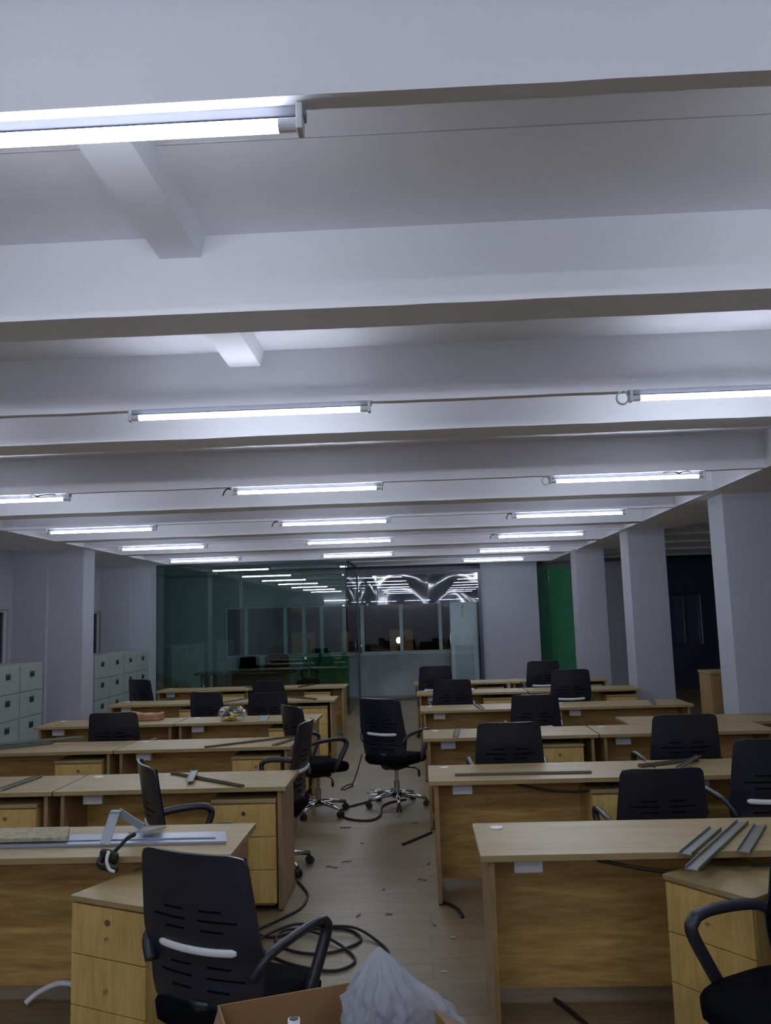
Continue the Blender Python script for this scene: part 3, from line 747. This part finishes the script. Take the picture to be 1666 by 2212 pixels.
# A-shaped pale bracket with a taped black head
t = thing('metal_bracket', 'pale grey folded bracket standing like an A on the front left desk', 'bracket', (-1.42, 4.06, DT+.022))
def leg(a, b, wd, th):
    a = Vector(a); b = Vector(b); mb = MB(); d_ = (b-a).normalized(); s_ = d_.cross(Vector((0, 1, 0))).normalized(); n_ = d_.cross(s_)
    vs = [mb.bm.verts.new(p + s_*i*wd/2 + n_*j*th/2) for p in (a, b) for i, j in ((-1, -1), (1, -1), (1, 1), (-1, 1))]
    for f in ((3,2,1,0),(4,5,6,7),(0,1,5,4),(1,2,6,5),(2,3,7,6),(3,0,4,7)): mb.bm.faces.new([vs[i] for i in f])
    return mb
leg((-.085, -.06, -.008), (-.055, -.01, .125), .046, .006).build('upright_leg', M['brackets'], t)
leg((-.045, -.005, .128), (.045, .08, .035), .036, .006).build('slanted_leg', M['brackets'], t)
MB().box(-.078, -.025, -.02, .01, .121, .131).build('top_bend', M['brackets'], t, bevel=.002)
mb = MB(); mb.prism([(.0, .01), (.09, .04), (.15, .12), (.06, .11)], .018, .026); mb.build('foot_plate', M['brackets'], t)
t = thing('tape_bundle', 'crumpled black and white tape bundle hanging over the front left desk edge', 'tape', (-1.41, 3.815, DT-.005)); t.scale = (.72, .72, .8)
mb = MB(); mb.tube(catmull([(-.06, .03, .015), (-.01, .0, .02), (.05, -.01, .0)], 5), [.035]*10+[.02], 8, aspect=.6); mb.tube(catmull([(-.05, -.0, .01), (-.055, -.03, -.02), (-.0, -.04, -.035), (.06, -.035, -.045)], 5), .024, 7, aspect=.7); mb.build('black_wrap', M['dark'], t)
mb = MB(); mb.tube(catmull([(.005, -.035, .05), (.002, -.062, .01), (.018, -.060, -.035), (.05, -.05, -.05)], 5), .015, 8, aspect=.6); mb.build('white_wrap', M['white'], t, smooth=True)
mb = MB(); mb.tube(catmull([(.0, .02, .02), (.03, .08, .05), (.05, .16, .075), (.085, .22, .085)], 5), [.013]*15+[.008], 7, aspect=.5); mb.build('twisted_strap', M['dark'], t)
bar('metal_trim', (-1.738, 5.86), (-1.143, 5.345), .030, .014, M['bronze'], 'long dark trim lying diagonally on the second left row desk')
bar('metal_trim', (-1.511, 5.474), (-1.585, 5.86), .048, .012, M['strip'], 'short pale trim beside the diagonal one on the second left row desk', z=DT+.016)
bar('metal_trim', (-2.715, 5.40), (-2.67, 5.86), .05, .014, M['strip'], 'grey trim on the second left row desk at the photo left edge')
bar('metal_trim', (-1.815, 7.03), (-1.13, 7.55), .022, .014, M['bronze'], 'thin dark trim lying diagonally on the third left row desk')
bar('metal_trim', (-1.243, 7.049), (-1.12, 7.42), .04, .010, M['bronze'], 'short flat dark trim at the aisle corner of the third left row desk')
bar('metal_trim', (-3.90, 7.06), (-3.30, 7.50), .05, .02, M['strip'], 'front grey trim of the bundle on the outer third left row desk')
bar('metal_trim', (-3.95, 7.20), (-3.38, 7.56), .05, .02, M['strip'], 'rear grey trim of the bundle on the outer third left row desk')
bar('metal_trim', (-3.90, 7.03), (-3.04, 7.525), .03, .02, M['strip'], 'long thin trim resting on top of the bundle in the third left row', z=DT+.04)
bar('metal_trim', (-1.66, 8.775), (-1.73, 9.26), .085, .02, M['brackets'], 'pale grey channel piece right of the yellow bag, fourth left row')
bar('metal_trim', (-1.80, 11.42), (-1.377, 10.95), .03, .02, M['bronze'], 'dark trim on the fifth left row desk near the aisle')
bar('metal_trim', (-2.55, 10.93), (-2.35, 11.40), .04, .014, M['strip'], 'grey trim on the fifth left row desk left of the chairs')
bar('metal_trim', (-1.90, 13.05), (-1.72, 13.45), .04, .02, M['bronze'], 'dark trim on the last left row desk, right of the chair')
bar('metal_trim', (-2.80, 13.45), (-2.60, 13.10), .04, .02, M['strip'], 'grey trim on the last left row desk, left of the chair')
bar('metal_trim', (1.071, 3.685), (1.333, 4.086), .052, .016, M['strip'], 'left short grey trim of the three on the front right desk')
bar('metal_trim', (1.030, 3.475), (1.50, 4.20), .052, .016, M['strip'], 'longest grey trim, overhanging the edge of the front right desk', z=DT)
bar('metal_trim', (1.316, 3.70), (1.554, 4.128), .052, .016, M['strip'], 'right short grey trim of the three on the front right desk')
bar('metal_trim', (.188, 5.563), (1.057, 5.549), .032, .012, M['bronze'], 'long dark trim lying parallel to the edge on the second right row desk')
bar('metal_trim', (1.40, 5.70), (1.833, 5.892), .035, .02, M['bronze'], 'dark trim behind the rounded chair on the second right row desk')
bar('metal_trim', (1.59, 5.50), (1.86, 5.93), .03, .014, M['strip'], 'thin grey trim crossing the dark one on the second right row desk', z=DT+.021)
bar('metal_trim', (.263, 7.27), (.305, 7.78), .045, .016, M['bronze'], 'short dark trim on the third right row desk near the aisle')
bar('metal_trim', (.60, 9.86), (.641, 9.34), .045, .016, M['bronze'], 'short dark trim on the fourth right row desk, aisle side')
bar('metal_trim', (2.60, 9.86), (2.50, 9.36), .05, .016, M['bronze'], 'short dark trim on the outer fourth right row desk')
# cup, small cup, parcel, bag of packets
t = thing('tape_roll', 'small white roll behind the chair top on the third right row desk', 'tape', (.735, 7.76, DT))
MB().torus((0, 0, .03), .034, .014, 24, 8).build('ring', M['white'], t, smooth=True)
tag(MB().prism([(.60, 11.55), (.70, 11.56), (.69, 11.64), (.61, 11.63)], DT, DT+.04).build('paper_cup', M['white'], bevel=.01), 'small crumpled white paper on the fifth right row desk', 'paper')
mb = MB(); n_ = 14
for a in range(1): mb.box(-.17, .17, -.08, .08, 0, .085)
bmesh.ops.subdivide_edges(mb.bm, edges=mb.bm.edges, cuts=4, use_grid_fill=True)
rnd = random.Random(4)
for v in mb.bm.verts: v.co += Vector((rnd.uniform(-.006, .006), rnd.uniform(-.006, .006), (rnd.uniform(-.010, .006) - .018*math.sin(v.co.x*9+1)) if v.co.z > .04 else 0))
tag(mb.build('paper_parcel', M['brown'], loc=(-3.00, 9.16, DT+.001), rz=.05, smooth=True), 'crumpled brown paper parcel on the fourth left row desk', 'parcel')
t = thing('plastic_bag', 'clear plastic bag of yellow packets on the fourth left row desk', 'bag', (-2.00, 8.90, DT))
mb = MB(); rnd = random.Random(9)
for i in range(9):
    a = rnd.uniform(0, 6.28); q = rnd.uniform(0, .07)
    T = Matrix.Translation((q*1.3*math.cos(a), q*.7*math.sin(a), .018+.018*(i % 3))) @ Matrix.Rotation(a, 4, 'Z') @ Matrix.Rotation(rnd.uniform(-.3, .3), 4, 'X')
    mb.ellip((0, 0, 0), .05, .03, .016, 10, 6, T)
mb.build('yellow_packets', M['yellow'], t, smooth=True)
mb = MB(); mb.ellip((0, 0, .075), .145, .10, .078, 28, 18); rnd = random.Random(2)
for v in mb.bm.verts:
    a = math.atan2(v.co.y, v.co.x); v.co.z = max(.001, v.co.z)
    if v.co.z > .06:
        f_ = 1+.13*math.sin(5*a+v.co.z*40)+rnd.uniform(-.04, .04); v.co.x *= f_; v.co.y *= f_; v.co.z += rnd.uniform(-.008, .012)
mb.build('bag_film', M['clearbag'], t, smooth=True)
# hanging cables under the right desks
for (x0_, x1_, y_, dz, lab) in ((.72, 1.60, 3.775, .062, 'black cable sagging under the front edge of the front right desk'), (.55, 1.30, 5.46, .06, 'black cable sagging under the edge of the second right row desk')):
    pts = [(x0_+(x1_-x0_)*k_/16, y_, DH-TT-.008-dz*math.sin(k_/16*PI)) for k_ in range(17)]
    tag(MB().tube(pts, .008, 8).build('cable', M['dark'], smooth=True), lab, 'cable')
# ------------------------------------------------------------------ floor clutter
def cable(pts, lab, r_=.009, m='dark', z=None):
    P = [(p[0], p[1], p[2] if len(p) > 2 else r_+.001) for p in pts]
    return tag(MB().tube(catmull(P, 8), r_, 8).build('cable', M[m], smooth=True), lab, 'cable')
cable([(-.90, 5.95), (-.80, 5.70), (-.785, 5.54), (-.81, 5.38), (-.91, 5.20), (-1.0, 5.02, .012), (-.90, 4.93, .012), (-.74, 5.03), (-.60, 5.06), (-.46, 5.02), (-.39, 4.87), (-.48, 4.745), (-.60, 4.69), (-.74, 4.73), (-.86, 4.86), (-.84, 5.0, .022), (-.70, 4.985, .024), (-.56, 4.86, .022), (-.43, 4.69), (-.405, 4.56), (-.50, 4.47), (-.68, 4.53), (-.84, 4.66), (-.96, 4.84, .02), (-.80, 5.06, .03), (-.62, 5.02, .034), (-.43, 4.99, .032), (-.28, 4.82), (-.23, 4.68), (-.25, 4.56), (-.33, 4.48)], 'thick black cable coiled on the floor right of the front left chair', .0080)
cable([(-.35, 8.98), (-.42, 8.66), (-.59, 8.36), (-.76, 8.14), (-.795, 7.90), (-.68, 7.68), (-.50, 7.63), (-.42, 7.82), (-.42, 8.16), (-.34, 8.34), (-.20, 8.45)], 'black cable looped on the aisle floor in front of the lone chair', .009)
cable([(-.66, 9.0, .36), (-.71, 9.05, .2), (-.77, 9.12, .05), (-.80, 9.30), (-.85, 9.22), (-.89, 9.05), (-.85, 9.02), (-.78, 9.22)], 'thin cord hanging to the floor with a small loop left of the lone chair', .006)
cable([(.062, 8.35, .66), (.075, 8.32, .4), (.05, 8.28, .15), (.06, 8.20, .03)], 'thin cord hanging down right of the lone aisle chair', .006)
cable([(.075, 5.46), (.12, 5.42), (.165, 5.33), (.19, 5.20)], 'short black cable end by the foot of the second right row desk', .010)
cable([(.555, 4.115), (.60, 4.02), (.66, 3.85), (.70, 3.72)], 'black cable on the floor under the front right desk', .010)
tag(MB().tube(catmull([(-1.92, 4.12, .02), (-1.88, 4.16, .05), (-1.80, 4.20, .075), (-1.72, 4.20, .07)], 6), .014, 10).build('pipe', M['white'], smooth=True), 'short white plastic pipe on the floor under the front left desk', 'pipe')
tag(MB().tube([(-.199, 6.814, .010), (.035, 7.17, .010)], .0095, 8).build('rod', M['dark']), 'straight black rod on the floor pointing at the third right row desk', 'rod')
mb = MB(); v = [mb.bm.verts.new(p) for p in ((-.335, 8.68, .004), (-.25, 8.70, .016), (-.09, 8.60, .004), (-.18, 8.575, .010))]; mb.bm.faces.new(v)
tag(mb.build('paper_sheet', M['paper'], solid=.001), 'creased sheet of white paper on the aisle floor', 'paper')
mb = MB(); mb.ellip((0, 0, .03), .10, .05, .032, 16, 10); rnd = random.Random(5)
for v in mb.bm.verts: v.co += Vector((rnd.uniform(-.02, .02), rnd.uniform(-.015, .015), rnd.uniform(-.008, .008))); v.co.z = max(.002, v.co.z)
tag(mb.build('plastic_wrap', M['clearbag'], loc=(-.50, 8.72, 0)), 'crumpled clear plastic wrap on the aisle floor beside the cable loop', 'plastic wrap')
rnd = random.Random(12)
debris = [(-.70, 6.27, .09, -.5), (-.60, 6.40, .08, .5), (-.05, 5.94, .07, -.4), (-.43, 5.27, .06, 1.2), (-.25, 5.285, .04, 0), (.06, 4.45, .03, .3), (-.70, 7.41, .09, .1), (-.30, 5.75, .03, 1), (.02, 5.1, .03, 2), (-.1, 4.15, .035, .6), (.12, 4.9, .025, .2), (-.52, 6.9, .04, 2.2), (.0, 6.3, .03, .9), (-.1, 7.5, .05, .4)]
dl = ['dark curl right of the upper chair casters', 'thin sliver in mid aisle', 'small curl near the second right desk', 'yellowish shaving above the cable coil', 'short chip above the cable coil', 'pale chip near the front right desk', 'thin splinter below the cable loop', 'tiny chip in mid aisle beyond the coil', 'tiny chip nearer the right desks', 'pale chip beside the plastic bag', 'tiny pale chip by the front right desk side', 'small chip left in the far aisle', 'tiny chip in the aisle by the second right row', 'chip beside the black rod']
for (x, y, L, a), l in zip(debris, dl):
    pts = [(-L/2, 0, .004), (-L/6, L*.12, .006), (L/6, -.02*L, .004), (L/2, L*.1, .005)]
    o = MB().tube(catmull(pts, 3), .0035, 5).build('debris_scrap', M['bronze'] if 'pale' not in l else M['paper'], loc=(x, y, 0), rz=a); tag(o, 'floor debris, ' + l, 'debris', 'scraps of debris on the aisle floor')
# ------------------------------------------------------------------ cardboard box and plastic bag in front
a = math.radians(21); bx = thing('cardboard_box', 'open brown cardboard box at the bottom centre, in front of the chair', 'box', (-.63, 2.60, 0), a)
BW, BD, BH = .57, .42, .655
MB().box(0, BW, -.006, 0, .006, BH).build('back_wall', M['card'], bx); MB().box(0, BW, -BD, -BD+.006, .006, BH).build('front_wall', M['card'], bx)
MB().box(-.006, 0, -BD, 0, .006, BH).build('side_wall', M['card'], bx); MB().box(BW, BW+.006, -BD, 0, .006, BH).build('side_wall', M['card'], bx)
MB().box(0, BW, -BD, 0, 0, .006).build('bottom', M['card'], bx)
def flap(p, nm):
    mb = MB(); v = [mb.bm.verts.new(q) for q in p]; mb.bm.faces.new(v); mb.build(nm, M['cardin'], bx, solid=.005)
flap([(-.003, -.02, BH), (-.003, -BD+.02, BH), (-.06, -BD+.03, BH-.16), (-.06, -.03, BH-.16)], 'flap')
flap([(BW+.003, -.01, BH), (BW+.003, -BD+.02, BH), (BW+.17, -BD+.0, BH-.12), (BW+.15, -.05, BH-.12)], 'flap')
t = thing('plastic_pipe', 'white pipe end sticking up inside the cardboard box', 'pipe', (-.385, 2.44, .01))
MB().cyl((0, 0, 0), (.0, .0, .675), .017, n=20).build('body', M['white'], t, smooth=True)
MB().cyl((0, 0, .673), (0, 0, .677), .0125, n=20).build('bore', M['dark'], t)
t = thing('plastic_bag', 'milky translucent plastic bag bulging out of the cardboard box', 'bag', (-.125, 2.60, 0))
def blob(seed, sc_, inner=False):
    mb = MB(); n_, m_ = 110, 70; G = []; rnd = random.Random(seed)
    for j in range(m_+1):
        v = j/m_; z = .30+.51*v
        r0 = .130*max(0, 1-((v-.45)/.55)**2.3) if v > .45 else .125*math.sqrt(max(0, 1-((v-.45)/.75)**2))
        ring = []
        for k_ in range(n_):
            th = k_/n_*2*PI
            fold = .26*(abs(math.sin(2*th+3*v))-.6)+.16*(abs(math.sin(4*th-7*v+1))-.6)+.10*(abs(math.sin(7*th+13*v))-.6)+.06*math.sin(21*th-23*v)
            q = Vector((math.cos(th)*1.3, math.sin(th)*1.3, v*3.2))
            cr = abs(noise.noise(q*1.7))*.55 + abs(noise.noise(q*3.6+Vector((3, 1, 2))))*.30 + abs(noise.noise(q*7.5))*.12
            rr = (r0*(1.05+.35*fold-cr*.75)*sc_*1.12+.002)
            x = rr*1.10*math.cos(th) + (-.02*v+.0)+.015*math.sin(4*v)
            y = rr*.85*math.sin(th)
            z_ = z + .012*math.sin(7*th+10*v)*(1-v)
            if math.cos(th-0.1) > .5 and .35 < v < .8: x += .055*math.sin((v-.35)/.45*PI)*(math.cos(th-.1)-.5)*2
            ring.append(mb.bm.verts.new((x, y, z_)))
        G.append(ring)
    for j in range(m_):
        for k_ in range(n_): mb.bm.faces.new([G[j][k_], G[j][(k_+1) % n_], G[j+1][(k_+1) % n_], G[j+1][k_]])
    mb.bm.faces.new(G[-1])
    return mb
blob(1, 1.0).build('bag_film', M['bag'], t, smooth=True)
M['blue'] = mat('dark_blue_contents', (.06, .075, .13), .6, noise=(9, .3))
mb = MB(); mb.ellip((.01, 0, .46), .085, .065, .17, 20, 14); mb.build('contents', M['blue'], t, smooth=True)
